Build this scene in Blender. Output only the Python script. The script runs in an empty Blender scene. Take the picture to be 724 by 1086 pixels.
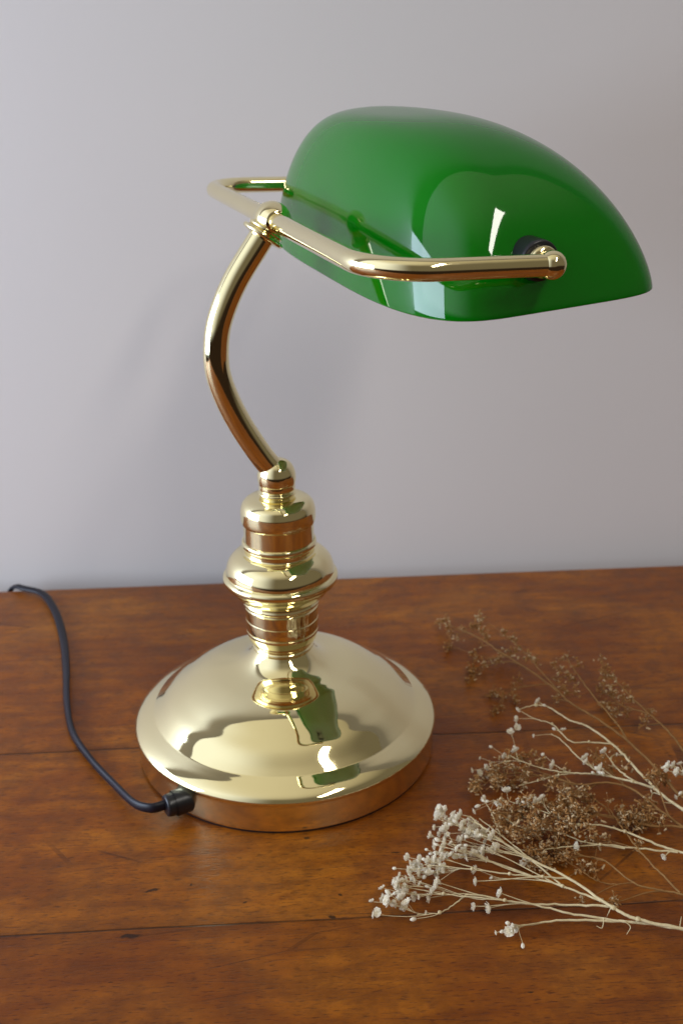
import bpy, bmesh, random
from math import *
from mathutils import Vector, Matrix, noise
random.seed(7)
sc = bpy.context.scene
col = sc.collection

# ------------------------------------------------------------------ helpers
def obj(name, bm, mats, parent=None, smooth=True, sharp=38):
    me = bpy.data.meshes.new(name)
    bmesh.ops.recalc_face_normals(bm, faces=bm.faces)
    for f in bm.faces: f.smooth = smooth
    if smooth:
        for e in bm.edges:
            if len(e.link_faces) == 2 and e.calc_face_angle(0) > radians(sharp): e.smooth = False
    bm.to_mesh(me); bm.free()
    for m in (mats if isinstance(mats, (list, tuple)) else [mats]): me.materials.append(m)
    o = bpy.data.objects.new(name, me); col.objects.link(o)
    if parent: o.parent = parent
    return o

def empty(name, loc, rz=0):
    o = bpy.data.objects.new(name, None); o.empty_display_size = .02
    o.location = loc; o.rotation_euler.z = rz; col.objects.link(o); return o

def tag(o, label, cat, group=None):
    o['label'] = label; o['category'] = cat
    if group: o['group'] = group

def catmull(pts, n=8, close=False):
    P = [Vector(p) for p in pts]; out = []
    for i in range(len(P)-1):
        a = P[i-1] if i > 0 else P[0]*2-P[1]
        b, c = P[i], P[i+1]
        d = P[i+2] if i+2 < len(P) else P[-1]*2-P[-2]
        for k in range(n):
            t = k/n
            out.append(.5*((2*b)+(c-a)*t+(2*a-5*b+4*c-d)*t*t+(3*b-a-3*c+d)*t**3))
    out.append(P[-1]); return out

def tube(bm, pts, rad, seg=10, cap=True, flat=1.0, twist=None):
    """sweep a circle (or flattened oval) along pts; rad is a number or a list"""
    n = len(pts); pts = [Vector(p) for p in pts]
    R = rad if isinstance(rad, (list, tuple)) else [rad]*n
    up = Vector((0, 0, 1)); prev = None; rings = []
    for i, p in enumerate(pts):
        t = (pts[min(i+1, n-1)]-pts[max(i-1, 0)]).normalized()
        if prev is None:
            u = t.orthogonal() if abs(t.dot(up)) > .95 else up.cross(t)
        else:
            u = prev-t*prev.dot(t)
        u.normalize(); prev = u; v = t.cross(u)
        tw = twist[i] if twist else 0
        ring = []
        for k in range(seg):
            a = 2*pi*k/seg; x = cos(a); y = sin(a)*flat
            xx = x*cos(tw)-y*sin(tw); yy = x*sin(tw)+y*cos(tw)
            ring.append(bm.verts.new(p+(u*xx+v*yy)*R[i]))
        rings.append(ring)
    for a, b in zip(rings, rings[1:]):
        for k in range(seg):
            bm.faces.new((a[k], a[(k+1) % seg], b[(k+1) % seg], b[k]))
    if cap:
        bm.faces.new(rings[0][::-1]); bm.faces.new(rings[-1])

def lathe(bm, prof, seg=128, M=None):
    """prof: list of (r, z); ends with r == 0 are closed to a point"""
    M = M or Matrix(); rows = []
    for r, z in prof:
        if r < 1e-7: rows.append([bm.verts.new(M @ Vector((0, 0, z)))])
        else: rows.append([bm.verts.new(M @ Vector((r*cos(2*pi*k/seg), r*sin(2*pi*k/seg), z))) for k in range(seg)])
    for a, b in zip(rows, rows[1:]):
        for k in range(seg):
            k2 = (k+1) % seg
            if len(a) == 1 and len(b) == 1: continue
            if len(a) == 1: bm.faces.new((a[0], b[k2], b[k]))
            elif len(b) == 1: bm.faces.new((a[k], a[k2], b[0]))
            else: bm.faces.new((a[k], a[k2], b[k2], b[k]))

def smooth_prof(pts, n=6):
    """catmull through runs of points; a point given twice is a hard corner"""
    runs = [[pts[0]]]
    for a, b in zip(pts, pts[1:]):
        if a == b: runs.append([b])
        else: runs[-1].append(b)
    out = []
    for r in runs:
        if len(r) < 3: q = [(v[0], v[1]) for v in r]
        else: q = [(max(v[0], 0), v[1]) for v in catmull([(p[0], p[1], 0) for p in r], n)]
        out += q if not out else q[1:]
    return out

# ------------------------------------------------------------------ materials
def mat(name):
    m = bpy.data.materials.new(name); m.use_nodes = True
    nt = m.node_tree; return m, nt, nt.nodes['Principled BSDF']
def N(nt, t, **kw):
    n = nt.nodes.new(t)
    for k, v in kw.items():
        if k in n.inputs: n.inputs[k].default_value = v
        else: setattr(n, k, v)
    return n
def mth(nt, op, a, b=None, c=None, clamp=False):
    n = nt.nodes.new('ShaderNodeMath'); n.operation = op; n.use_clamp = clamp
    for i, x in enumerate((a, b, c)):
        if x is None: continue
        if isinstance(x, (int, float)): n.inputs[i].default_value = x
        else: nt.links.new(x, n.inputs[i])
    return n.outputs[0]
def mixc(nt, fac, a, b, mode='MIX'):
    n = nt.nodes.new('ShaderNodeMix'); n.data_type = 'RGBA'; n.blend_type = mode
    for s, x in ((0, fac), (6, a), (7, b)):
        if isinstance(x, (int, float)): n.inputs[s].default_value = x
        elif isinstance(x, tuple): n.inputs[s].default_value = (*x, 1)
        else: nt.links.new(x, n.inputs[s])
    return n.outputs[2]
def ramp(nt, v, stops, mode='LINEAR'):
    n = nt.nodes.new('ShaderNodeValToRGB'); r = n.color_ramp; r.interpolation = mode
    while len(r.elements) < len(stops): r.elements.new(.5)
    for e, (p, c) in zip(r.elements, stops):
        e.position = p; e.color = (*c, 1) if isinstance(c, tuple) else (c, c, c, 1)
    nt.links.new(v, n.inputs[0]); return n.outputs[0]
def mapping(nt, scale, loc=(0, 0, 0), src='Object', rot=(0, 0, 0)):
    tc = nt.nodes.new('ShaderNodeTexCoord'); mp = nt.nodes.new('ShaderNodeMapping')
    mp.inputs['Scale'].default_value = scale; mp.inputs['Location'].default_value = loc
    mp.inputs['Rotation'].default_value = rot
    nt.links.new(tc.outputs[src], mp.inputs[0]); return mp.outputs[0]
def noi(nt, vec, scale, detail=4, rough=.55, dist=0):
    n = N(nt, 'ShaderNodeTexNoise', Scale=scale, Detail=detail, Roughness=rough, Distortion=dist)
    nt.links.new(vec, n.inputs['Vector']); return n.outputs['Fac']
def bump(nt, h, strength, dist, b):
    n = N(nt, 'ShaderNodeBump', Strength=strength, Distance=dist)
    nt.links.new(h, n.inputs['Height']); nt.links.new(n.outputs[0], b.inputs['Normal'])

# polished brass, faintly smeared and waved by spinning
def brass(name, rough=.045, wave=.0):
    m, nt, b = mat(name)
    v = mapping(nt, (1, 1, 1))
    s = noi(nt, v, 28, 5, .6, .6)
    c = mixc(nt, s, (.94, .85, .53), (.89, .79, .46))
    nt.links.new(c, b.inputs['Base Color']); b.inputs['Metallic'].default_value = 1
    r = ramp(nt, noi(nt, v, 45, 6, .65), [(.35, rough*.6), (.62, rough*1.3), (.8, rough*3)])
    nt.links.new(r, b.inputs['Roughness'])
    bump(nt, noi(nt, v, 22, 2, .5), .05+wave, .0006, b)
    return m
M_brass = brass('polished_brass')
M_brass_tube = brass('brass_tube', .07)
M_brass_side = brass('brass_side', .10)
for m_, an, ro in ((M_brass_side, .85, .15),):
    nt = m_.node_tree; b = nt.nodes['Principled BSDF']; b.inputs['Anisotropic'].default_value = an
    tg = nt.nodes.new('ShaderNodeTangent'); tg.direction_type = 'RADIAL'; tg.axis = 'Z'
    nt.links.new(tg.outputs[0], b.inputs['Tangent'])
    for l in list(b.inputs['Roughness'].links): nt.links.remove(l)
    b.inputs['Roughness'].default_value = ro

# green cased glass: glossy skin over dense green, lets some light through
M_glass, nt, b = mat('green_glass')
v = mapping(nt, (1, 1, 1))
c = mixc(nt, noi(nt, v, 9, 2), (.0003, .165, .002), (.0005, .19, .004))
nt.links.new(c, b.inputs['Base Color'])
b.inputs['Roughness'].default_value = .045; b.inputs['IOR'].default_value = 1.58
b.inputs['Coat Weight'].default_value = .15; b.inputs['Coat Roughness'].default_value = .02; b.inputs['Coat IOR'].default_value = 1.6
bump(nt, noi(nt, v, 14, 2), .04, .001, b)
tr = N(nt, 'ShaderNodeBsdfTranslucent', Color=(.01, .55, .02, 1))
mx = N(nt, 'ShaderNodeMixShader', Fac=.28)
nt.links.new(b.outputs[0], mx.inputs[1]); nt.links.new(tr.outputs[0], mx.inputs[2])
nt.links.new(mx.outputs[0], nt.nodes['Material Output'].inputs[0])
M_opal, nt, b = mat('opal_lining')
b.inputs['Base Color'].default_value = (.78, .80, .74, 1); b.inputs['Roughness'].default_value = .2
tr = N(nt, 'ShaderNodeBsdfTranslucent', Color=(.7, .75, .66, 1)); mx = N(nt, 'ShaderNodeMixShader', Fac=.4)
nt.links.new(b.outputs[0], mx.inputs[1]); nt.links.new(tr.outputs[0], mx.inputs[2])
nt.links.new(mx.outputs[0], nt.nodes['Material Output'].inputs[0])

M_rubber, nt, b = mat('black_rubber')
v = mapping(nt, (1, 1, 1))
nt.links.new(ramp(nt, noi(nt, v, 60, 3), [(.3, (.006, .006, .009)), (.7, (.012, .012, .016))]), b.inputs['Base Color'])
b.inputs['Roughness'].default_value = .33
M_cord, nt, b = mat('cord_sheath')
v = mapping(nt, (1, 1, 1))
nt.links.new(ramp(nt, noi(nt, v, 40, 3), [(.3, (.004, .0035, .008)), (.7, (.008, .007, .014))]), b.inputs['Base Color'])
b.inputs['Roughness'].default_value = .42; b.inputs['Specular IOR Level'].default_value = .3

# plaster wall
M_wall, nt, b = mat('painted_wall')
v = mapping(nt, (1, 1, 1))
nt.links.new(mixc(nt, noi(nt, v, 2.5, 3), (.69, .645, .64), (.72, .675, .665)), b.inputs['Base Color'])
b.inputs['Roughness'].default_value = .75
bump(nt, mth(nt, 'ADD', noi(nt, v, 210, 5, .65), mth(nt, 'MULTIPLY', noi(nt, v, 10, 3), 2.0)), .09, .001, b)

# varnished table boards: object space, x runs along the boards
SEAMS = (.4339, .5868)
M_wood, nt, b = mat('varnished_wood')
tc = nt.nodes.new('ShaderNodeTexCoord'); sep = nt.nodes.new('ShaderNodeSeparateXYZ')
nt.links.new(tc.outputs['Object'], sep.inputs[0]); X, Y = sep.outputs[0], sep.outputs[1]
wob = noi(nt, mapping(nt, (5, 1, 1)), 3, 2)
Yw = mth(nt, 'ADD', Y, mth(nt, 'MULTIPLY', mth(nt, 'SUBTRACT', wob, .5), .0022))
idx = mth(nt, 'ADD', mth(nt, 'GREATER_THAN', Yw, SEAMS[0]), mth(nt, 'GREATER_THAN', Yw, SEAMS[1]))
cmb = nt.nodes.new('ShaderNodeCombineXYZ')
nt.links.new(mth(nt, 'ADD', X, mth(nt, 'MULTIPLY', idx, 3.7)), cmb.inputs[0])
nt.links.new(mth(nt, 'ADD', Y, mth(nt, 'MULTIPLY', idx, 1.3)), cmb.inputs[1])
def wmap(scale, rot=0):
    mp = nt.nodes.new('ShaderNodeMapping'); mp.inputs['Scale'].default_value = scale
    mp.inputs['Rotation'].default_value = (0, 0, rot)
    nt.links.new(cmb.outputs[0], mp.inputs[0]); return mp.outputs[0]
broad = noi(nt, wmap((4.5, 16, 1)), 1.3, 5, .6, 1.0)       # wide tonal bands
rings = nt.nodes.new('ShaderNodeTexWave'); rings.wave_type = 'BANDS'; rings.bands_direction = 'Y'
for k, val in (('Scale', 5.5), ('Distortion', 7.0), ('Detail', 3.0), ('Detail Scale', 1.1), ('Detail Roughness', .55)): rings.inputs[k].default_value = val
nt.links.new(wmap((.75, 4.2, 1)), rings.inputs[0])
fig = rings.outputs['Fac']
grain = noi(nt, wmap((170, 950, 1)), 1, 3, .6)              # pores
grain2 = noi(nt, wmap((22, 130, 1)), 1, 6, .68, .4)
mott = noi(nt, wmap((1, 1.4, 1)), 55, 7, .72)
blot = noi(nt, wmap((1, 1.5, 1)), 7.5, 4, .6, .8)
base = ramp(nt, broad, [(.25, (.19, .050, .0030)), (.5, (.31, .090, .0048)), (.78, (.42, .138, .008))])
base = mixc(nt, mth(nt, 'MULTIPLY', ramp(nt, fig, [(.0, .0), (.6, .08), (1, 1.)]), .30), base, (.14, .031, .004))
base = mixc(nt, ramp(nt, grain2, [(.34, .42), (.56, 0.)]), base, (.11, .024, .0035))
base = mixc(nt, ramp(nt, grain, [(.34, .80), (.46, 0.)]), base, (.050, .013, .004))
base = mixc(nt, ramp(nt, blot, [(.28, .65), (.55, 0.)]), base, (.14, .027, .0035))
base = mixc(nt, ramp(nt, blot, [(.50, .0), (.78, .35)]), base, (.45, .175, .024))
base = mixc(nt, ramp(nt, mott, [(.36, .62), (.58, 0.)]), base, (.10, .03, .007))
# each board has its own tone: the front one redder and darker towards its edge
base = mixc(nt, ramp(nt, mth(nt, 'DIVIDE', idx, 2), [(0, .22), (.49, .22), (.5, 0.), (1, 0.)], 'CONSTANT'), base, (.10, .020, .004))
# worn dark stain along parts of seams
def near(y0, w):
    return mth(nt, 'SUBTRACT', 1, mth(nt, 'DIVIDE', mth(nt, 'ABSOLUTE', mth(nt, 'SUBTRACT', Yw, y0)), w), clamp=True)
brk = noi(nt, mapping(nt, (7, .3, 1)), 2.2, 3)
for i, y0 in enumerate(SEAMS):
    line = mth(nt, 'MULTIPLY', mth(nt, 'GREATER_THAN', near(y0, .00055), .01), ramp(nt, brk, [(.30, .35), (.5, .95)]))
    base = mixc(nt, mth(nt, 'MULTIPLY', line, .8), base, (.02, .007, .003))
    base = mixc(nt, mth(nt, 'MULTIPLY', near(y0, .010), ramp(nt, brk, [(.35, .0), (.7, .55)])), base, (.05, .013, .004))
# scratches: thin lines from stretched voronoi edges, a few directions
scr = None
for k, (ro, sx, sy, th) in enumerate(((.95, 3.2, 34, .0042), (-.65, 2.6, 30, .0042), (1.45, 3.5, 22, .0036))):
    vo = N(nt, 'ShaderNodeTexVoronoi', Scale=1.0); vo.feature = 'DISTANCE_TO_EDGE'
    nt.links.new(wmap((sx, sy, 1), ro), vo.inputs['Vector'])
    l = mth(nt, 'LESS_THAN', vo.outputs['Distance'], th)
    l = mth(nt, 'MULTIPLY', l, ramp(nt, noi(nt, wmap((1, 1, 1)), 9+3*k, 2), [(.50, 0.), (.62, 1.)]))
    scr = l if scr is None else mth(nt, 'MAXIMUM', scr, l)
base = mixc(nt, mth(nt, 'MULTIPLY', scr, .55), base, (.05, .014, .005))
# knots and dark specks at fixed spots (table coordinates)
warp = N(nt, 'ShaderNodeVectorMath', operation='ADD')
nz = N(nt, 'ShaderNodeTexNoise', Scale=90.0, Detail=3.0); nt.links.new(tc.outputs['Object'], nz.inputs[0])
vs = N(nt, 'ShaderNodeVectorMath', operation='SCALE'); vs.inputs['Scale'].default_value = .008
vsu = N(nt, 'ShaderNodeVectorMath', operation='SUBTRACT'); vsu.inputs[1].default_value = (.5, .5, .5)
nt.links.new(nz.outputs['Color'], vsu.inputs[0]); nt.links.new(vsu.outputs[0], vs.inputs[0])
nt.links.new(tc.outputs['Object'], warp.inputs[0]); nt.links.new(vs.outputs[0], warp.inputs[1])
KNOTS = []   # filled below: (x, y, rx, ry)
M_wood_nodes = (nt, b, warp)
WOOD_BASE = [base]
WOOD_AUX = (grain, grain2, mott, blot, near, scr)

# dried plant materials
def plant(name, c1, c2, rough=.8, trans=.0):
    m, nt, b = mat(name)
    v = mapping(nt, (1, 1, 1))
    nt.links.new(mixc(nt, ramp(nt, noi(nt, v, 260, 3), [(.3, 0.), (.7, 1.)]), c1, c2), b.inputs['Base Color'])
    b.inputs['Roughness'].default_value = rough; b.inputs['Specular IOR Level'].default_value = .25
    if trans:
        t = N(nt, 'ShaderNodeBsdfTranslucent', Color=(*c2, 1)); x = N(nt, 'ShaderNodeMixShader', Fac=trans)
        nt.links.new(b.outputs[0], x.inputs[1]); nt.links.new(t.outputs[0], x.inputs[2])
        nt.links.new(x.outputs[0], nt.nodes['Material Output'].inputs[0])
    return m
M_straw = plant('pale_straw_stem', (.50, .39, .21), (.66, .55, .34), .65)
M_brownstem = plant('brown_stem', (.20, .095, .028), (.30, .155, .05), .7)
M_petal = plant('dried_white_petal', (.82, .73, .57), (.95, .90, .78), .85, .35)
M_brownbud = plant('brown_bud', (.20, .088, .024), (.46, .23, .075), .8)
M_tanbud = plant('tan_bud', (.44, .29, .14), (.66, .50, .31), .8)

# ------------------------------------------------------------------ camera
FPX, PITCH, ROLL, H = 1204.79, .39819, .016077, .39786
W0, H0 = 724., 1086.
cd = bpy.data.cameras.new('camera'); cam = bpy.data.objects.new('camera', cd); col.objects.link(cam)
cd.sensor_fit = 'VERTICAL'; cd.sensor_height = 36; cd.lens = FPX/H0*36; cd.clip_start = .01; cd.clip_end = 100
cam.location = (0, 0, H)
# photo content turned anticlockwise by ROLL => camera turned clockwise about its view axis
cam.matrix_world = Matrix.Translation((0, 0, H)) @ Matrix.Rotation(pi/2-PITCH, 4, 'X') @ Matrix.Rotation(-ROLL, 4, 'Z')
cd.dof.use_dof = True; cd.dof.focus_distance = .51; cd.dof.aperture_fstop = 13; cd.dof.aperture_blades = 7
sc.camera = cam

def onplane(X, Y, z):
    """point of the place at height z seen at photo pixel X, Y: used to measure where things lie"""
    a0, b0 = X-W0/2, Y-H0/2
    a = a0*cos(ROLL)-b0*sin(ROLL); bb = a0*sin(ROLL)+b0*cos(ROLL)
    d = Vector((a/FPX, cos(PITCH)-bb/FPX*sin(PITCH), -sin(PITCH)-bb/FPX*cos(PITCH)))
    return Vector((0, 0, H))+d*((z-H)/d.z)
def onarm(X, Y, A, F):
    """same for the vertical plane of the lamp arm, through A along F"""
    a0, b0 = X-W0/2, Y-H0/2
    a = a0*cos(ROLL)-b0*sin(ROLL); bb = a0*sin(ROLL)+b0*cos(ROLL)
    d = Vector((a/FPX, cos(PITCH)-bb/FPX*sin(PITCH), -sin(PITCH)-bb/FPX*cos(PITCH)))
    n = F.cross(Vector((0, 0, 1))); o = Vector((0, 0, H))
    return o+d*((A-o).dot(n)/d.dot(n))

# ------------------------------------------------------------------ setting: wall
TYAW = .0508
bm = bmesh.new()
bmesh.ops.create_cube(bm, size=1, matrix=Matrix.Translation((0, .8129+.022+.05, 1.55)) @ Matrix.Diagonal((7, .1, 6.3, 1)))
wall = obj('wall', bm, M_wall, smooth=False); wall['kind'] = 'structure'; wall.rotation_euler.z = TYAW

# ------------------------------------------------------------------ table
table = empty('wooden_table', (0, 0, -.75)); tag(table, 'worn varnished brown wooden table under the lamp and flowers', 'table')
bm = bmesh.new()
x0, x1, y0, y1, th, r = -.95, .85, -.02, .8129, .032, .006
prof = []   # rounded rear and front edges
pp = []
for k in range(7):
    a = pi/2*k/6; pp.append((y1-r+r*sin(a), -r+r*cos(a)))
pp += [(y1, -th+.003), (y1-.003, -th), (y0+.003, -th), (y0, -th+.003)]
for k in range(7):
    a = pi/2*k/6; pp.append((y0+r-r*cos(a), -r+r*sin(a)))
for nx in (x0, x1): prof.append([bm.verts.new((nx, y, z)) for y, z in pp])
for k in range(len(pp)):
    k2 = (k+1) % len(pp); bm.faces.new((prof[0][k], prof[1][k], prof[1][k2], prof[0][k2]))
bm.faces.new(prof[0]); bm.faces.new(prof[1][::-1])
top = obj('tabletop', bm, M_wood, table, sharp=50); top.location = (0, 0, .75); top.rotation_euler.z = TYAW
def knot(X, Y, rx, ry):
    p = Matrix.Rotation(-TYAW, 3, 'Z') @ onplane(X, Y, 0); KNOTS.append((p.x, p.y, rx, ry))
knot(139, 994, .0052, .0017); knot(202, 939, .0009, .0008); knot(160, 944, .004, .0009); knot(327, 889, .0024, .0011)
knot(352, 974, .0017, .0012); knot(361, 949, .0009, .0007); knot(262, 956, .0015, .0006); knot(420, 903, .003, .0007)
knot(118, 1042, .002, .0005); knot(560, 1052, .002, .0005)
nt, b, warp = M_wood_nodes; base = WOOD_BASE[0]; grain, grain2, mott, blot, near, scr = WOOD_AUX
for x, y, rx, ry in KNOTS:
    mp = nt.nodes.new('ShaderNodeMapping')
    mp.inputs['Scale'].default_value = (1/rx, 1/ry, 1/rx); mp.inputs['Location'].default_value = (-x/rx, -y/ry, 0)
    nt.links.new(warp.outputs[0], mp.inputs[0])
    sp = nt.nodes.new('ShaderNodeSeparateXYZ'); nt.links.new(mp.outputs[0], sp.inputs[0])
    cb = nt.nodes.new('ShaderNodeCombineXYZ'); nt.links.new(sp.outputs[0], cb.inputs[0]); nt.links.new(sp.outputs[1], cb.inputs[1])
    ln = N(nt, 'ShaderNodeVectorMath', operation='LENGTH'); nt.links.new(cb.outputs[0], ln.inputs[0])
    base = mixc(nt, ramp(nt, ln.outputs['Value'], [(.55, .9), (1., 0.)]), base, (.02, .008, .004))
nt.links.new(base, b.inputs['Base Color'])
nt.links.new(ramp(nt, mth(nt, 'ADD', mth(nt, 'MULTIPLY', mott, .6), mth(nt, 'MULTIPLY', grain2, .4)), [(.3, .26), (.7, .44)]), b.inputs['Roughness'])
b.inputs['Specular IOR Level'].default_value = .22
hgt = mth(nt, 'ADD', mth(nt, 'MULTIPLY', ramp(nt, grain, [(.3, 0.), (.52, 1.)]), .35), mth(nt, 'MULTIPLY', grain2, .3))
hgt = mth(nt, 'SUBTRACT', hgt, mth(nt, 'MULTIPLY', scr, .6))
for y0_ in SEAMS: hgt = mth(nt, 'SUBTRACT', hgt, mth(nt, 'MULTIPLY', near(y0_, .0008), 2.5))
hgt = mth(nt, 'ADD', hgt, mth(nt, 'MULTIPLY', mott, .5))
bump(nt, hgt, .5, .0005, b)

# ------------------------------------------------------------------ the lamp
A = Vector((-.035508, .586351, 0))
YAW = .320849
F = Vector((cos(YAW), sin(YAW), 0)); L = Vector((sin(YAW), -cos(YAW), 0)); Z = Vector((0, 0, 1))
TILT, ARM, TR, CC, CZ, HL1, HL2 = .037544, .078006, .00475, .003103, .311674, .148774, .156820
lamp = empty('bankers_lamp', A, YAW); tag(lamp, 'polished brass desk lamp with a green glass shade, standing on the wooden table', 'desk lamp')
toL = lamp.matrix_basis.inverted() if False else (Matrix.Translation(A) @ Matrix.Rotation(YAW, 4, 'Z')).inverted()
def lobj(name, bm, m, parent=None, **k):
    bm.transform(toL); return obj(name, bm, m, parent or lamp, **k)
TA = Matrix.Translation(A)

bm = bmesh.new()      # dome with rolled lip
dome = smooth_prof([(.0165, .0672), (.0185, .0645), (.0215, .0611), (.0255, .0582), (.0300, .0564), (.0360, .0549), (.0430, .0531), (.0500, .0503), (.0560, .0471), (.0620, .0431), (.0680, .0388), (.0745, .0328), (.0780, .0297), (.0780, .0297),
                    (.0805, .0284), (.0845, .0262), (.0880, .0237), (.0897, .0217), (.0899, .0203), (.0893, .0190), (.0886, .0184)], 8)
lathe(bm, dome, 192, TA)
lamp_base = lobj('dome', bm, M_brass, sharp=60)
bm = bmesh.new()
lathe(bm, smooth_prof([(.0888, .0176), (.0885, .0150), (.0885, .0040), (.0884, .0012), (.0880, .0003), (.0880, .0003), (.078, .0002), (.078, .0002), (.078, .010)], 4), 192, TA)
side = lobj('base_side', bm, M_brass_side, sharp=60); side.location.z += .0014
bm = bmesh.new(); lathe(bm, [(0, .0002), (.0874, .0002), (.0874, .0018), (0, .0018)], 96, TA); lobj('felt_pad', bm, M_rubber)
bm = bmesh.new()      # turned stem
stem = [(.0165, .0660), (.0172, .0668), (.0178, .0678), (.0179, .0688), (.0172, .0696), (.0164, .0700), (.0164, .0700), (.0172, .0706), (.0184, .0718), (.0195, .0736), (.0203, .0758), (.0207, .0778), (.0208, .0792), (.0208, .0792),
        (.0205, .0795), (.0208, .0799), (.0208, .0799), (.0210, .0835), (.0210, .0868), (.0210, .0868), (.0206, .0872), (.0210, .0876), (.0210, .0876), (.0211, .0910), (.0212, .0945), (.0212, .0945),
        (.0206, .0951), (.0207, .0958), (.0220, .0968), (.0223, .0980), (.0218, .0992), (.0218, .0992), (.0232, .1006), (.0258, .1030), (.0280, .1060), (.0294, .1092), (.0294, .1092),
        (.0318, .1101), (.0328, .1122), (.0327, .1140), (.0316, .1153), (.0316, .1153), (.0308, .1157), (.0310, .1168), (.0304, .1200), (.0290, .1232), (.0262, .1262), (.0222, .1284), (.0222, .1284),
        (.0200, .1288), (.0200, .1318), (.0200, .1318), (.0209, .1326), (.0212, .1340), (.0209, .1354), (.0200, .1360), (.0200, .1360), (.0199, .1362), (.0199, .1460), (.0199, .1460),
        (.0206, .1468), (.0211, .1490), (.0211, .1530), (.0209, .1548), (.0199, .1577), (.0178, .1598), (.0150, .1610), (.0116, .1616), (.0116, .1616), (.0092, .1617), (.0092, .1617), (.0094, .1628),
        (.0105, .1636), (.0105, .1646), (.0095, .1653), (.0093, .1660)]
lathe(bm, smooth_prof(stem, 5), 128, TA)
lobj('stem', bm, M_brass, sharp=45)
bm = bmesh.new()      # elbow ball on top of the stem
lathe(bm, smooth_prof([(.0092, .1655), (.0100, .1662), (.0102, .1676), (.0101, .1692), (.0101, .1692), (.0104, .1700), (.0107, .1728), (.0104, .1760), (.0092, .1792), (.0070, .1818), (.0040, .1833), (.0, .1838)], 5), 64, TA)
lobj('elbow_ball', bm, M_brass, sharp=45)

AP = [(293.0, 504.0), (288.6, 497), (275.6, 481), (256.1, 452), (240.8, 423), (230.9, 394), (229.4, 365), (234.1, 336), (249.5, 298), (274.7, 256), (279, 249)]
arm_pts = catmull([onarm(X, Y, A, F) for X, Y in AP], 10)
bm = bmesh.new(); tube(bm, arm_pts, .0067, 32); lobj('arm', bm, M_brass_tube)
C = A+F*CC+Z*CZ
end = arm_pts[-1]; ax = (C-end).normalized()
Rot = ax.to_track_quat('Z', 'X').to_matrix().to_4x4()
bm = bmesh.new()      # stepped collar between arm and clamp
ce = arm_pts[-8]
Dc = (C-ce).length
lathe(bm, smooth_prof([(.0066, -.001), (.0085, -.0006), (.0110, .0), (.0115, .0012), (.0110, .0022), (.0110, .0022), (.0088, .0026), (.0088, .0026), (.0094, .0034), (.0094, .0046), (.0074, .0054), (.0062, .0060), (.0060, Dc-.004)], 4), 64, Matrix.Translation(ce) @ ((C-ce).normalized().to_track_quat('Z', 'X').to_matrix().to_4x4()))
lobj('collar', bm, M_brass, sharp=50)
bm = bmesh.new()      # clamp ball round the rail
lathe(bm, smooth_prof([(.0044, -.0092), (.0056, -.0090), (.0056, -.0090), (.0072, -.0070), (.0089, -.0038), (.0094, 0), (.0089, .0038), (.0072, .0070), (.0056, .0090), (.0056, .0090), (.0044, .0092)], 6), 64,
      Matrix.Translation(C) @ L.to_track_quat('Z', 'X').to_matrix().to_4x4())
lobj('clamp', bm, M_brass, sharp=50)

# the rail: long bar and two arms bent forward to the shade's ends
Ft = F*cos(TILT)-Z*sin(TILT)
Nn, Fa = C+L*HL1, C-L*HL2
def bend(c, d1, d2, r, n=14):
    """arc tangent to c+d1*s and c+d2*s"""
    p1, p2 = c+d1*r, c+d2*r; o = c+(d1+d2)*r
    return [o+(-d2*cos(t)-d1*sin(t))*r for t in [pi/2*k/n for k in range(n+1)]]
RB = .029
rail = [Fa+Ft*ARM] + [Fa+Ft*(ARM-(ARM-RB)*k/4) for k in (1, 2, 3)] + bend(Fa, Ft, L, RB)[0:] \
       + [Fa+L*(RB+(HL1+HL2-2*RB)*k/12) for k in range(1, 12)] + bend(Nn, -L, Ft, RB)[0:] + [Nn+Ft*(RB+(ARM-RB)*k/4) for k in (1, 2, 3, 4)]
def chk(): pass
bm = bmesh.new(); tube(bm, rail, TR, 32); lobj('rail', bm, M_brass_tube)

# shade: fitted body of glass
SH = dict(hl=.1369, mid=.0729, fw=.0758, bw=.0491, z0=-.0226, h=.0762, tilt=-.0620, eL=.4788, eF=.7747, eB=.3869, n=3.5521, nF=7.3872, zm=1.3761)
def shade_pt(t, p):
    S = SH; c0, s0 = cos(t), sin(t); n = S['nF'] if c0 > 0 else S['n']; n = 2+(n-2)*cos(p)**2
    c = copysign(abs(c0)**(2/n), c0); s = copysign(abs(s0)**(2/n), s0); cp = max(cos(p), 0)
    f = (S['fw']*c*cp**S['eF'] if c0 > 0 else S['bw']*c*cp**S['eB'])+S['mid']
    l = S['hl']*s*cp**S['eL']; z = S['z0']+S['h']*sin(p)**S['zm']
    ti = S['tilt']; fa = f-ARM
    return C+F*(ARM*cos(TILT)+fa*cos(ti)+z*sin(ti))+L*l+Z*(-ARM*sin(TILT)-fa*sin(ti)+z*cos(ti))
def sa(u, n):   # parameter spacing that evens out the superellipse
    return u
bm = bmesh.new(); rows = []; NT, NP = 256, 72
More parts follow.
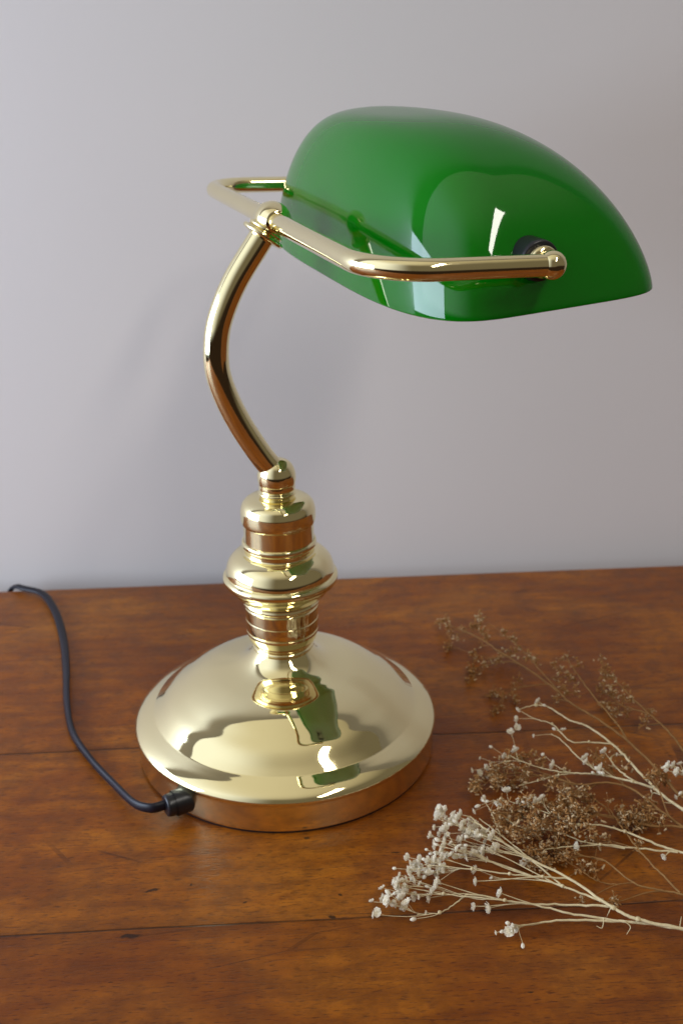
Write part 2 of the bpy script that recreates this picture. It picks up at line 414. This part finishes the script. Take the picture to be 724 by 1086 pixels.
# even spacing round the plan: walk a dense contour by length
def plan_params(n):
    D = 6000; pts = []
    def xy(t):
        c0, s0 = cos(t), sin(t); k = SH['nF'] if c0 > 0 else SH['n']
        return Vector((copysign(abs(c0)**(2/k), c0)*.065, copysign(abs(s0)**(2/k), s0)*.1335))
    T = []
    for q in range(4):      # cubic spacing near the axes, where the superellipse moves fast
        for k in range(D//4):
            u = k/(D//4); uu = u**4*.5*8 if u < .5 else 1-(1-u)**4*.5*8
            T.append((q+uu)*pi/2)
    P = [xy(t) for t in T]; P.append(P[0]); T.append(2*pi)
    acc = [0]
    for a, b_ in zip(P, P[1:]): acc.append(acc[-1]+(b_-a).length)
    out = []; j = 0
    for k in range(n):
        g = acc[-1]*k/n
        while acc[j+1] < g: j += 1
        w = (g-acc[j])/max(acc[j+1]-acc[j], 1e-12); out.append(T[j]+(T[j+1]-T[j])*w)
    return out
TT = plan_params(NT)
for i in range(NP):
    u = i/NP; p = pi/2*(u if u > .0 else 0)
    p = pi/2*(1-(1-u)**1.25)
    rows.append([bm.verts.new(shade_pt(t, p)) for t in TT])
pole = bm.verts.new(shade_pt(0, pi/2))
for a, b_ in zip(rows, rows[1:]):
    for k in range(NT): bm.faces.new((a[k], a[(k+1) % NT], b_[(k+1) % NT], b_[k]))
for k in range(NT): bm.faces.new((rows[-1][k], rows[-1][(k+1) % NT], pole))
shade = lobj('shade', bm, [M_glass, M_opal], sharp=179)
sm = shade.modifiers.new('thickness', 'SOLIDIFY'); sm.thickness = .0032; sm.offset = -1; sm.material_offset = 1; sm.material_offset_rim = 0

# pivots at both ends: washer, stud and ball knob
for sgn, hl in ((1, HL1), (-1, HL2)):
    ball = C+L*sgn*hl+Ft*ARM
    R = (-L*sgn).to_track_quat('Z', 'X').to_matrix().to_4x4(); Mb = Matrix.Translation(ball) @ R
    # distance from ball to the glass along its own axis
    gl = hl-.1350
    bm = bmesh.new()
    lathe(bm, [(.0, -.0060)]+[(.0062*sin(a), -.0062*cos(a)) for a in [pi*k/16 for k in range(1, 15)]]+[(.0032, .0060), (.0032, .0060)], 48, Mb)
    k = lobj('knob', bm, M_brass, sharp=50)
    bm = bmesh.new()
    lathe(bm, smooth_prof([(.0030, .0055), (.0030, gl-.0085), (.0030, gl-.0085), (.0050, gl-.0083), (.0066, gl-.0072), (.0068, gl-.0060), (.0060, gl-.0052), (.0060, gl-.0052), (.0064, gl-.0046), (.0064, gl-.002)], 4), 48, Mb)
    lobj('stud', bm, M_brass, k, sharp=50)
    bm = bmesh.new()
    lathe(bm, smooth_prof([(.0040, gl-.0044), (.0078, gl-.0042), (.0087, gl-.0034), (.0089, gl-.001), (.0089, gl+.009)], 5), 64, Mb)
    lobj('washer', bm, M_rubber, k, sharp=60)

# power cord: flat twin flex, twists once, drops behind the table
cp = [(-.270, .8097, -.20), (-.269, .8095, -.06), (-.2665, .8083, -.020), (-.2625, .8055, -.0045), (-.2565, .8015, .0016), (-.2480, .7945, .0035)]
cz = [.0040, .0038, .0036, .0038, .0036, .0036, .0038, .0050, .0075, .0095, .0100, .0100]
for (X, Y), z in zip([(46, 630), (59.5, 650), (67.5, 678), (70.5, 710), (71, 742), (77, 776), (97, 806), (121.5, 832), (142, 851.5), (159, 857), (172, 854.5), (184, 851)], cz):
    cp.append(onplane(X, Y, z))
cpts = catmull(cp, 10)
bm = bmesh.new(); tw = [.25+1.5*max(0, min(1, (i-75)/45)) for i in range(len(cpts))]
tube(bm, cpts, .0029, 16, flat=.58, twist=tw)
cord = lobj('power_cord', bm, M_cord)
p1 = onplane(176, 855, .0100); radial = Vector((A.x-p1.x, A.y-p1.y, 0)).normalized()
# bushing pointing into the base wall
inner = onplane(199, 847, .0102)
d = (inner-p1); d.z = 0; d.normalize()
Mb = Matrix.Translation(p1-d*.0) @ d.to_track_quat('Z', 'X').to_matrix().to_4x4()
bm = bmesh.new()
lathe(bm, smooth_prof([(.0, -.0003), (.0, -.0003), (.0035, -.0003), (.0052, -.0003), (.0060, .0004), (.0063, .0018), (.0063, .0050), (.0063, .0050), (.0070, .0054), (.0071, .0062), (.0070, .024)], 5), 48, Mb)
lobj('strain_relief', bm, M_rubber, cord, sharp=50)

# ------------------------------------------------------------------ dried flowers
rnd = random.Random(11)
def blossom_mesh(kind, seed):
    """small crumpled dried flower (white) or clump of tiny buds (brown); about 1 unit across"""
    r = random.Random(seed); bm = bmesh.new()
    if kind == 'white':
        for ringn, (cnt, ln, lift) in enumerate(((6, .62, .18), (5, .50, .42), (4, .32, .6))):
            for k in range(cnt):
                a = 2*pi*(k+r.uniform(-.25, .25))/cnt+ringn*.6; ll = ln*r.uniform(.75, 1.2); w = ll*r.uniform(.35, .5)
                dirv = Vector((cos(a), sin(a), 0)); sd = Vector((-sin(a), cos(a), 0)); g = []
                for i in range(4):
                    s = i/3
                    for j in (-1, 0, 1):
                        wd = w*(.35+1.0*sin(pi*min(s*.8+.12, 1)))
                        p = dirv*ll*s+sd*j*wd+Vector((0, 0, lift*ll*2*s*s-.1+.12*abs(j)))
                        p += Vector((r.uniform(-1, 1), r.uniform(-1, 1), r.uniform(-1, 1)))*.055
                        g.append(bm.verts.new(p))
                for i in range(3):
                    for j in range(2):
                        bm.faces.new((g[i*3+j], g[i*3+j+1], g[i*3+j+4], g[i*3+j+3]))
        mats = [M_petal]
    elif kind == 'bud':
        lathe(bm, [(0, -.45), (.16, -.38), (.28, -.15), (.30, .08), (.22, .3), (.10, .42), (0, .46)], 8)
        for v_ in bm.verts: v_.co += Vector((r.uniform(-1, 1), r.uniform(-1, 1), r.uniform(-1, 1)))*.03
        mats = [M_petal]
    else:
        for k in range(r.randint(11, 17)):
            c = Vector((r.gauss(0, .30), r.gauss(0, .30), r.gauss(0, .24))); s = r.uniform(.07, .15)
            nf = len(bm.faces)
            M = Matrix.Translation(c) @ Matrix.Rotation(r.uniform(0, 6.28), 4, Vector((r.random(), r.random(), r.random())).normalized())
            lathe(bm, [(0, -s*1.5), (s*.45, -s*.8), (s*.62, 0), (s*.5, s*.7), (s*.75, s*1.5), (0, s*1.1)], 5, M)
            bm.faces.ensure_lookup_table()
            if r.random() < .40:
                for f in bm.faces[nf:]: f.material_index = 1
            # hair-thin stalk to the middle
            n2 = len(bm.faces); tube(bm, [c, c*.5+Vector((0, 0, .03)), Vector((0, 0, 0))], .025, 4, cap=False)
        mats = [M_brownbud, M_tanbud]
    me = bpy.data.meshes.new({'white': 'blossom', 'bud': 'flower_bud', 'brown': 'seed_head'}[kind])
    for f in bm.faces: f.smooth = kind != 'white'
    bm.to_mesh(me); bm.free()
    for m in mats: me.materials.append(m)
    return me
WM = [blossom_mesh('white', s) for s in range(5)]; BM_ = [blossom_mesh('bud', 20+s) for s in range(2)]; SM = [blossom_mesh('brown', 40+s) for s in range(6)]

def sprig(name, label, cat, group, mains, tips, kind, r0=.0011, hooks=(), reach=.022):
    """mains: polylines root first [(X, Y, z)...] with radii; tips: [(X, Y, z)] ; twigs grow from stems to tips"""
    root = onplane(*mains[0][0][:2], 0); root.z = 0
    e = empty(name, root); tag(e, label, cat, group); off = Matrix.Translation(-root)
    bm = bmesh.new(); nodes = []   # (point, direction, radius, generation)
    stemm = M_straw if kind == 'white' else M_brownstem
    def grow(pts, ra, rb, gen, seg):
        n = len(pts); tube(bm, pts, [(ra+(rb-ra)*i/(n-1))*(.70 if kind == 'white' else 1.0) for i in range(n)], seg)
        for i in range(1, n-1): nodes.append((pts[i], (pts[i+1]-pts[i-1]).normalized(), ra+(rb-ra)*i/(n-1), gen, sum((pts[k+1]-pts[k]).length for k in range(i, n-1))))
    for k, ml in enumerate(mains):
        pts = catmull([onplane(*p) for p in ml[:-1]], 7); ra, rb = ml[-1]
        for i in range(1, len(pts)-1):      # real stems are never perfectly smooth
            pts[i] = pts[i]+Vector((rnd.gauss(0, .00018), rnd.gauss(0, .00018), rnd.gauss(0, .00012)))
        grow(pts, ra, rb, 0, 7)
        if kind == 'white':                  # little swollen joints
            for p in ml[1:-2]:
                q = onplane(*p)
                if rnd.random() < .5: lathe(bm, [(0, -.0011), (ra*.9, -.0006), (ra*1.12, 0), (ra*.9, .0006), (0, .0011)], 7, Matrix.Translation(q+Vector((0, 0, .0002))))
    for h in hooks:
        pts = catmull([onplane(*p) for p in h], 5); grow(pts, .00045, .0002, 9, 5)
    ends = []
    base_dir = (onplane(*mains[0][-2])-onplane(*mains[0][0])).normalized()
    order = sorted(tips, key=lambda t: -(onplane(*t)-root).length if False else rnd.random())
    for t in order:
        T = onplane(*t); best = None
        for P, D, R, g, left in nodes:
            if g > 3: continue
            v_ = T-P; ln = v_.length
            if ln < .004 or ln > .10: continue
            ca = v_.normalized().dot(D)
            if ca < .62: continue
            cost = ln*(1+3.2*(1-ca))+rnd.uniform(0, .006)+abs(ln-reach)*(.35 if reach < .03 else .9)
            if best is None or cost < best[0]: best = (cost, P, D, R, g)
        if best is None:
            P, D, R, g, _ = min(nodes, key=lambda q: (q[0]-T).length+.02*(1-(T-q[0]).normalized().dot(q[1]))); best = (0, P, D, R, g)
        _, P, D, R, g = best; ln = (T-P).length
        sag = Vector((rnd.gauss(0, .04), rnd.gauss(0, .04), rnd.gauss(0, .04)))*ln
        a = P+D*ln*.32+sag; b2 = T-(T-P).normalized().lerp(D, .2)*ln*.35+sag*.5
        pts = []
        for i in range(9):
            s = i/8; pts.append(P*(1-s)**3+a*3*s*(1-s)**2+b2*3*s*s*(1-s)+T*s**3)
        for q in pts: q.z = max(q.z, .0007)
        rr = min(R*.72, .00055); grow(pts, rr, max(rr*.55, .00017), g+1, 5)
        ends.append((T, (pts[-1]-pts[-2]).normalized()))
    bm.transform(off); st = obj('stem', bm, stemm, e, sharp=60)
    ends.sort(key=lambda q: q[0].y)
    count = {}; rest = {}
    for i, (T, D) in enumerate(ends):
        if kind == 'white':
            big = rnd.random()
            if big < .3: me, s, nm = rnd.choice(BM_), rnd.uniform(.0026, .0036), 'flower_bud'
            else: me, s, nm = rnd.choice(WM), rnd.uniform(.0017, .0046), 'blossom'
        else: me, s, nm = rnd.choice(SM), rnd.uniform(.0045, .0078), 'seed_head'
        q = D.to_track_quat('Z', 'X') if rnd.random() < .75 else Vector((rnd.gauss(0, 1), rnd.gauss(0, 1), 1)).to_track_quat('Z', 'X')
        loc = T-root; loc.z = max(loc.z, s*.35); scl = Vector((s, s*rnd.uniform(.8, 1.2), s*rnd.uniform(.75, 1.15)))
        count[nm] = count.get(nm, 0)+1
        if count[nm] > 99:      # the rest, farthest back and smallest in view, as one part
            b2 = rest.setdefault(nm, (bmesh.new(), me.materials[:]))[0]; n0 = len(b2.verts)
            b2.from_mesh(me); b2.verts.ensure_lookup_table()
            M = Matrix.Translation(loc) @ q.to_matrix().to_4x4() @ Matrix.Diagonal((*scl, 1))
            for v_ in b2.verts[n0:]: v_.co = M @ v_.co
            continue
        o = bpy.data.objects.new(nm, me); col.objects.link(o); o.parent = e
        o.rotation_mode = 'QUATERNION'; o.rotation_quaternion = q; o.location = loc; o.scale = scl
    for nm, (b2, ms) in rest.items():
        me = bpy.data.meshes.new(nm); b2.to_mesh(me); b2.free()
        for m_ in ms: me.materials.append(m_)
        o = bpy.data.objects.new(nm, me); col.objects.link(o); o.parent = e; o['kind'] = 'stuff'
    return e

def scatter(poly, n, z0, z1, seed):
    r = random.Random(seed); out = []
    xs = [p[0] for p in poly]; ys = [p[1] for p in poly]
    while len(out) < n:
        x, y = r.uniform(min(xs), max(xs)), r.uniform(min(ys), max(ys)); ins = False
        for (xa, ya), (xb, yb) in zip(poly, poly[1:]+poly[:1]):
            if (ya > y) != (yb > y) and x < (xb-xa)*(y-ya)/(yb-ya)+xa: ins = not ins
        if ins: out.append((x, y, r.uniform(z0, z1)))
    return out

GW, GB = 'white dried flower sprigs on the table', 'brown dried flower sprigs on the table'
# nearest white sprig
mA = [[(800, 998, .006), (724, 985, .007), (676, 975, .008), (650, 963, .009), (602, 931.5, .011), (554, 907, .013), (515, 880, .014), (498, 866, .014), (.0014, .0006)],
      [(650, 963, .009), (636, 955, .009), (596, 940, .010), (554, 926, .011), (511, 910, .012), (478, 900, .013), (.0009, .0004)],
      [(652, 963, .009), (645, 961, .008), (600, 959.5, .006), (554, 958, .006), (501, 949, .007), (484, 957, .005), (466, 968, .004), (442, 970, .004), (.0010, .0003)],
      [(718, 984, .007), (657, 977, .005), (596, 976, .004), (559, 981, .003), (545, 983, .004), (.0012, .0004)],
      [(657, 977, .005), (602, 968, .006), (570, 960, .007), (535, 955, .009), (470, 948, .008), (425, 940, .007), (.0009, .0003)],
      [(602, 931.5, .011), (575, 930, .012), (540, 927, .013), (500, 922, .014), (450, 917, .012), (.0008, .0003)],
      [(596, 940, .010), (570, 918, .012), (540, 893, .014), (508, 868, .014), (.0007, .0003)]]
tA = [(394, 956, .006), (401, 968, .004), (396, 970, .003), (406, 953, .006), (438, 975, .003), (432, 909, .007), (452, 901, .009), (466, 857, .014), (463, 868, .012), (461, 896, .01), (418, 921, .006),
      (405, 942, .004), (424, 928, .009), (415, 950, .007), (430, 962, .004), (503, 961, .004), (519, 963, .004), (471, 858, .015), (512, 849, .016), (418, 935, .01), (445, 911, .01), (452, 968, .003)]
tA += scatter([(412, 966), (408, 938), (440, 908), (460, 900), (480, 905), (470, 930), (455, 955)], 58, .003, .012, 1)
tA += scatter([(460, 915), (455, 880), (466, 862), (495, 864), (520, 880), (530, 900), (500, 912)], 84, .006, .019, 2)
tA += scatter([(500, 905), (520, 890), (560, 915), (560, 945), (520, 950), (495, 935)], 9, .004, .012, 31)
tA += [(532, 988, .004), (526, 989, .003), (544, 982, .006), (548, 985, .004), (554, 1003, .002), (538, 979, .006), (541, 987, .006)]
sprig('dried_flower_sprig', 'white dried sprig with forked straw stems lying nearest the front of the table', 'dried flower', GW, mA, tA, 'white', reach=.042,
      hooks=[[(648, 961, .009), (645, 968, .006), (643, 972, .003)], [(662, 977, .006), (668, 983, .004), (664, 991, .002)], [(640, 973, .006), (638, 984, .002), (632, 982, .002)], [(720, 985, .007), (722, 972, .008)]])
# middle white sprig, ends at the base of brown mass
mB = [[(800, 900, .010), (724, 858.7, .012), (693.5, 835.5, .013), (670, 811, .015), (648.8, 789, .017), (622, 770, .019), (604, 764, .020), (583.5, 751, .021), (568, 748, .021), (550, 752, .020), (.0013, .0004)],
      [(648.8, 789, .017), (624, 787, .018), (604, 786, .019), (585, 768, .020), (566, 762, .020), (552, 754, .020), (.0007, .0003)],
      [(693.5, 835.5, .013), (670, 829, .013), (640, 822, .012), (612, 820, .012), (590, 818, .013), (565, 812, .013), (540, 801, .014), (.0010, .0003)],
      [(680, 832, .013), (662, 822, .013), (652, 813, .013), (647, 805, .013), (651, 800, .013), (.0007, .0004)],
      [(640, 822, .012), (615, 805, .014), (596, 786, .016), (584, 778, .017), (.0007, .0003)],
      [(612, 820, .012), (592, 822, .011), (570, 828, .010), (550, 833, .009), (.0006, .0003)]]
tB = [(520, 792, .012), (545, 792, .015), (548, 794, .014), (546, 796, .016), (541, 776, .016), (548, 771, .017), (509, 804, .008), (520, 809, .008), (514, 814, .007), (501, 817, .006), (508, 820, .006), (516, 825, .005),
      (586, 811, .012), (587, 773, .018), (597, 774, .018), (570, 744, .022), (548, 753, .021), (577, 748, .022), (548, 762, .018), (654, 800, .014), (640, 797, .017), (620, 803, .016), (621, 808, .016), (636, 815, .014), (566, 780, .017), (535, 802, .010), (575, 800, .012)]
tB += scatter([(632, 806), (645, 812), (640, 822), (628, 820)], 5, .012, .018, 3)
sprig('dried_flower_sprig', 'white dried sprig with few scattered white blossoms, farthest back of the white ones', 'dried flower', GW, mB, tB, 'white', r0=.001,
      hooks=[[(700, 843, .013), (692, 841, .011), (690, 848, .009), (697, 851, .008)], [(712, 852, .012), (704, 851, .013)]])
# white sprig between them
mC = [[(800, 925, .008), (718, 903, .009), (690, 893, .011), (662, 882, .012), (636, 875, .014), (613, 875, .014), (590, 866, .014), (560, 855, .015), (540, 850, .014), (.0010, .0003)],
      [(718, 904, .009), (678, 900, .009), (636, 896, .010), (590, 899, .009), (554, 902, .008), (530, 892, .010), (.0008, .0003)],
      [(662, 900, .009), (620, 893, .009), (590, 882, .010), (555, 878, .011), (535, 868, .012), (.0006, .0003)]]
tC = [(513, 847, .010), (506, 855, .008), (516, 850, .010), (525, 851, .010), (536, 839, .010), (530, 853, .011), (550, 849, .017), (555, 851, .018), (560, 852, .017), (572, 848, .018), (575, 845, .018), (567, 850, .017), (575, 879, .014),
      (503, 860, .008), (520, 858, .008), (540, 855, .012), (704, 908, .008), (612, 897, .011), (600, 876, .014)]
sprig('dried_flower_sprig', 'thin white dried sprig between two fuller ones, its blossoms among brown seed heads', 'dried flower', GW, mC, tC, 'white')
# olive-white piece entering at the right edge
mG = [[(830, 842, .012), (760, 836, .014), (735, 828, .018), (722, 818, .022), (714, 812, .024), (.0010, .0005)], [(735, 828, .018), (728, 838, .015), (718, 845, .012), (.0006, .0004)]]
tG = scatter([(703, 815), (712, 808), (726, 810), (726, 822), (712, 822)], 9, .018, .026, 5)+[(717, 845, .012), (721, 841, .014)]
sprig('dried_flower_sprig', 'short tuft of pale blossoms at the right edge, above the forked straw stems', 'dried flower', GW, mG, tG, 'white')
# brown sprigs
mD = [[(800, 900, .010), (724, 846, .012), (698.5, 818, .013), (665, 786, .014), (635, 764, .015), (604, 745, .014), (591, 733, .013), (560, 710, .012), (531, 692, .011), (515, 681, .010), (496.5, 671, .008), (478, 664, .007), (464, 659, .006), (.0009, .0003)],
      [(665, 786, .014), (654, 768, .015), (632, 741.6, .016), (613, 717, .016), (600, 697, .015), (.0007, .0003)],
      [(595, 736, .013), (580, 720, .013), (560, 696, .012), (545, 682, .011), (533, 671, .010), (.0005, .0002)]]
tD = [(463, 660, .006), (468, 659, .006), (475, 666, .008), (474, 658, .009), (478, 672, .006), (476, 684, .003), (475, 688, .002), (484, 678, .005), (492, 665, .010), (509, 655, .012), (508, 661, .012), (503, 664, .011), (511, 669, .010), (515, 676, .009), (502, 666, .010),
      (511, 685, .006), (502, 694, .004), (506, 699, .004), (512, 706, .004), (500, 711, .003), (504, 714, .003), (497, 709, .002), (498, 722, .001), (521, 698, .006), (527, 702, .005), (532, 695, .007), (534, 671, .012), (541, 677, .012), (547, 678, .012), (550, 685, .011), (546, 692, .010), (541, 693, .009), (562, 697, .012), (568, 703, .011),
      (520, 735, .003), (526, 737, .003), (532, 738, .004), (525, 752, .002), (533, 750, .003), (545, 728, .006), (547, 737, .005), (549, 722, .007), (546, 742, .004), (523, 757, .001),
      (587, 705, .014), (595, 699, .016), (600, 695, .017), (593, 712, .013), (600, 716, .013), (605, 720, .012), (590, 720, .011), (604, 722, .012), (612, 706, .015), (600, 734, .012), (608, 735, .011), (596, 731, .011), (590, 741, .010), (637, 747, .010)]
sprig('dried_flower_sprig', 'brown dried sprig whose long stem reaches furthest left, towards the lamp base', 'dried flower', GB, mD, tD, 'brown')
mE = [[(800, 902, .008), (724, 796, .010), (703.5, 771, .011), (687, 756.5, .011), (661, 731, .012), (642, 711.5, .013), (637, 698, .014), (.0007, .0003)],
      [(687, 756.5, .011), (670, 752, .010), (655.6, 746, .009), (645, 736, .008), (636, 731, .007), (.0005, .0002)]]
tE = [(637, 698, .014), (641, 710, .013), (644, 716, .012), (640, 718, .012), (636, 730, .007), (638, 735, .007), (645, 734, .009), (651, 736, .010), (645, 727, .012), (663, 730, .012), (660, 740, .009), (666, 743, .010), (645, 745, .007), (655, 755, .006), (664, 756, .007), (651, 757, .005), (688, 752, .012), (685, 762, .009), (684, 768, .008), (647, 719, .012)]
sprig('dried_flower_sprig', 'small brown dried sprig nearest the right edge of the table', 'dried flower', GB, mE, tE, 'brown')
mF = [[(800, 905, .006), (724, 878, .007), (690, 876, .007), (648, 866, .008), (620, 862, .009), (595, 860, .010), (565, 858, .011), (540, 862, .010), (520, 860, .009), (.0008, .0003)],
      [(724, 878, .007), (697, 857, .009), (670, 837, .010), (645, 830, .010), (615, 832, .010), (585, 825, .009), (550, 820, .008), (520, 822, .007), (.0008, .0003)],
      [(648, 866, .008), (640, 855, .010), (625, 845, .011), (618, 840, .012), (.0005, .0002)]]
tF = scatter([(520, 875), (528, 848), (560, 845), (600, 850), (625, 865), (625, 880), (580, 885), (540, 888)], 80, .004, .020, 6)
tF += scatter([(500, 838), (512, 815), (545, 800), (580, 800), (600, 815), (590, 835), (540, 832)], 44, .002, .014, 7)
tF += scatter([(590, 850), (596, 832), (625, 836), (648, 850), (650, 866), (620, 864)], 20, .004, .016, 8)
tF += scatter([(655, 850), (690, 852), (700, 872), (690, 880), (660, 875)], 20, .004, .012, 9)+scatter([(680, 812), (700, 815), (712, 830), (700, 838), (685, 826)], 10, .010, .02, 10)
tF += scatter([(630, 795), (660, 795), (668, 812), (650, 820), (625, 815)], 9, .004, .014, 13)
sprig('dried_flower_sprig', 'dense brown dried sprig, its seed heads massed between the white sprigs', 'dried flower', GB, mF, tF[:], 'brown')
mH = [[(800, 975, .004), (724, 949, .005), (700, 944, .005), (671, 936, .006), (641, 913, .007), (612, 905, .008), (590, 884, .010), (575, 870, .011), (.0006, .0003)],
      [(720.7, 947, .005), (700, 926, .007), (678.5, 903.4, .009), (662, 882, .011), (655, 872, .012), (646, 858, .012), (.0006, .0003)],
      [(671, 936, .006), (650, 938, .005), (632, 934, .005), (618, 925, .005), (.0003, .0002)],
      [(641, 913, .007), (615, 908, .006), (592, 912, .005), (575, 906, .005), (.0004, .0002)]]
tH = [(629, 889, .008), (634, 893, .008), (626, 893, .008), (644, 890, .009), (678, 893, .008), (677, 897, .008), (627, 919, .004), (631, 923, .004), (617, 921, .004), (650, 955, .004), (652, 957, .004), (617, 955, .002), (610, 904, .008)]
tH += scatter([(565, 895), (600, 893), (602, 915), (575, 925), (556, 915)], 28, .002, .010, 12)+scatter([(680, 860), (700, 866), (712, 872), (690, 880)], 5, .006, .012, 14)
sprig('dried_flower_sprig', 'sparse brown dried sprig with bare branching stems, closest to the front of the brown ones', 'dried flower', GB, mH, tH, 'brown')

# ------------------------------------------------------------------ light
def area(name, loc, target, sx, sy, energy, color):
    ld = bpy.data.lights.new(name, 'AREA'); ld.shape = 'RECTANGLE'; ld.size = sx; ld.size_y = sy; ld.energy = energy; ld.color = color
    o = bpy.data.objects.new(name, ld); col.objects.link(o); o.location = loc
    o.rotation_euler = (Vector(target)-Vector(loc)).to_track_quat('-Z', 'Y').to_euler(); return o
wl = area('window_light', (.90, -.66, 1.85), (0, -.38, 1.0), 1.15, .20, 13, (1.0, .95, .87))
wl.rotation_euler = Matrix(((0, -.70, .714), (1, 0, 0), (0, .714, .70))).to_euler()
area('left_window_light', (-1.15, .40, .36), (0, .60, .42), .95, .62, 16, (.66, .80, 1.0))

w = bpy.data.worlds.new('World'); sc.world = w; w.use_nodes = True; nt = w.node_tree
bg = nt.nodes['Background']
tc = nt.nodes.new('ShaderNodeTexCoord'); sp = nt.nodes.new('ShaderNodeSeparateXYZ'); nt.links.new(tc.outputs['Generated'], sp.inputs[0])
X_, Y_, Z_ = sp.outputs[0], sp.outputs[1], sp.outputs[2]
hr = mth(nt, 'SQRT', mth(nt, 'ADD', mth(nt, 'MULTIPLY', X_, X_), mth(nt, 'ADD', mth(nt, 'MULTIPLY', Y_, Y_), .0004)))
Xa = mth(nt, 'DIVIDE', X_, hr)      # which side of the room, whatever the height
nn = noi(nt, tc.outputs['Generated'], 2.2, 2)
def sstep(v, a, b_):
    n = nt.nodes.new('ShaderNodeMapRange'); n.interpolation_type = 'SMOOTHSTEP'
    n.inputs['From Min'].default_value = a; n.inputs['From Max'].default_value = b_
    nt.links.new(v, n.inputs['Value']); return n.outputs[0]
Zn = mth(nt, 'ADD', Z_, mth(nt, 'MULTIPLY', mth(nt, 'SUBTRACT', nn, .5), .04))
ceil_ = mixc(nt, sstep(X_, -.55, .6), (.62, .585, .49), (.44, .39, .29))       # ceiling, paler towards the left window
wal = mixc(nt, sstep(Xa, -.95, -.1), (.95, 1.0, 1.08), (.13, .112, .08))         # room walls: light on the left, dark behind
room = mixc(nt, sstep(Zn, .66, .97), wal, ceil_)
room = mixc(nt, sstep(Z_, -.12, .02), (.02, .012, .008), room)
nt.links.new(room, bg.inputs[0]); bg.inputs[1].default_value = .96

sc.view_settings.view_transform = 'Standard'; sc.view_settings.look = 'None'; sc.view_settings.exposure = .30; sc.view_settings.gamma = 1
sc.cycles.max_bounces = 7; sc.cycles.glossy_bounces = 5; sc.cycles.diffuse_bounces = 3; sc.cycles.use_denoising = True
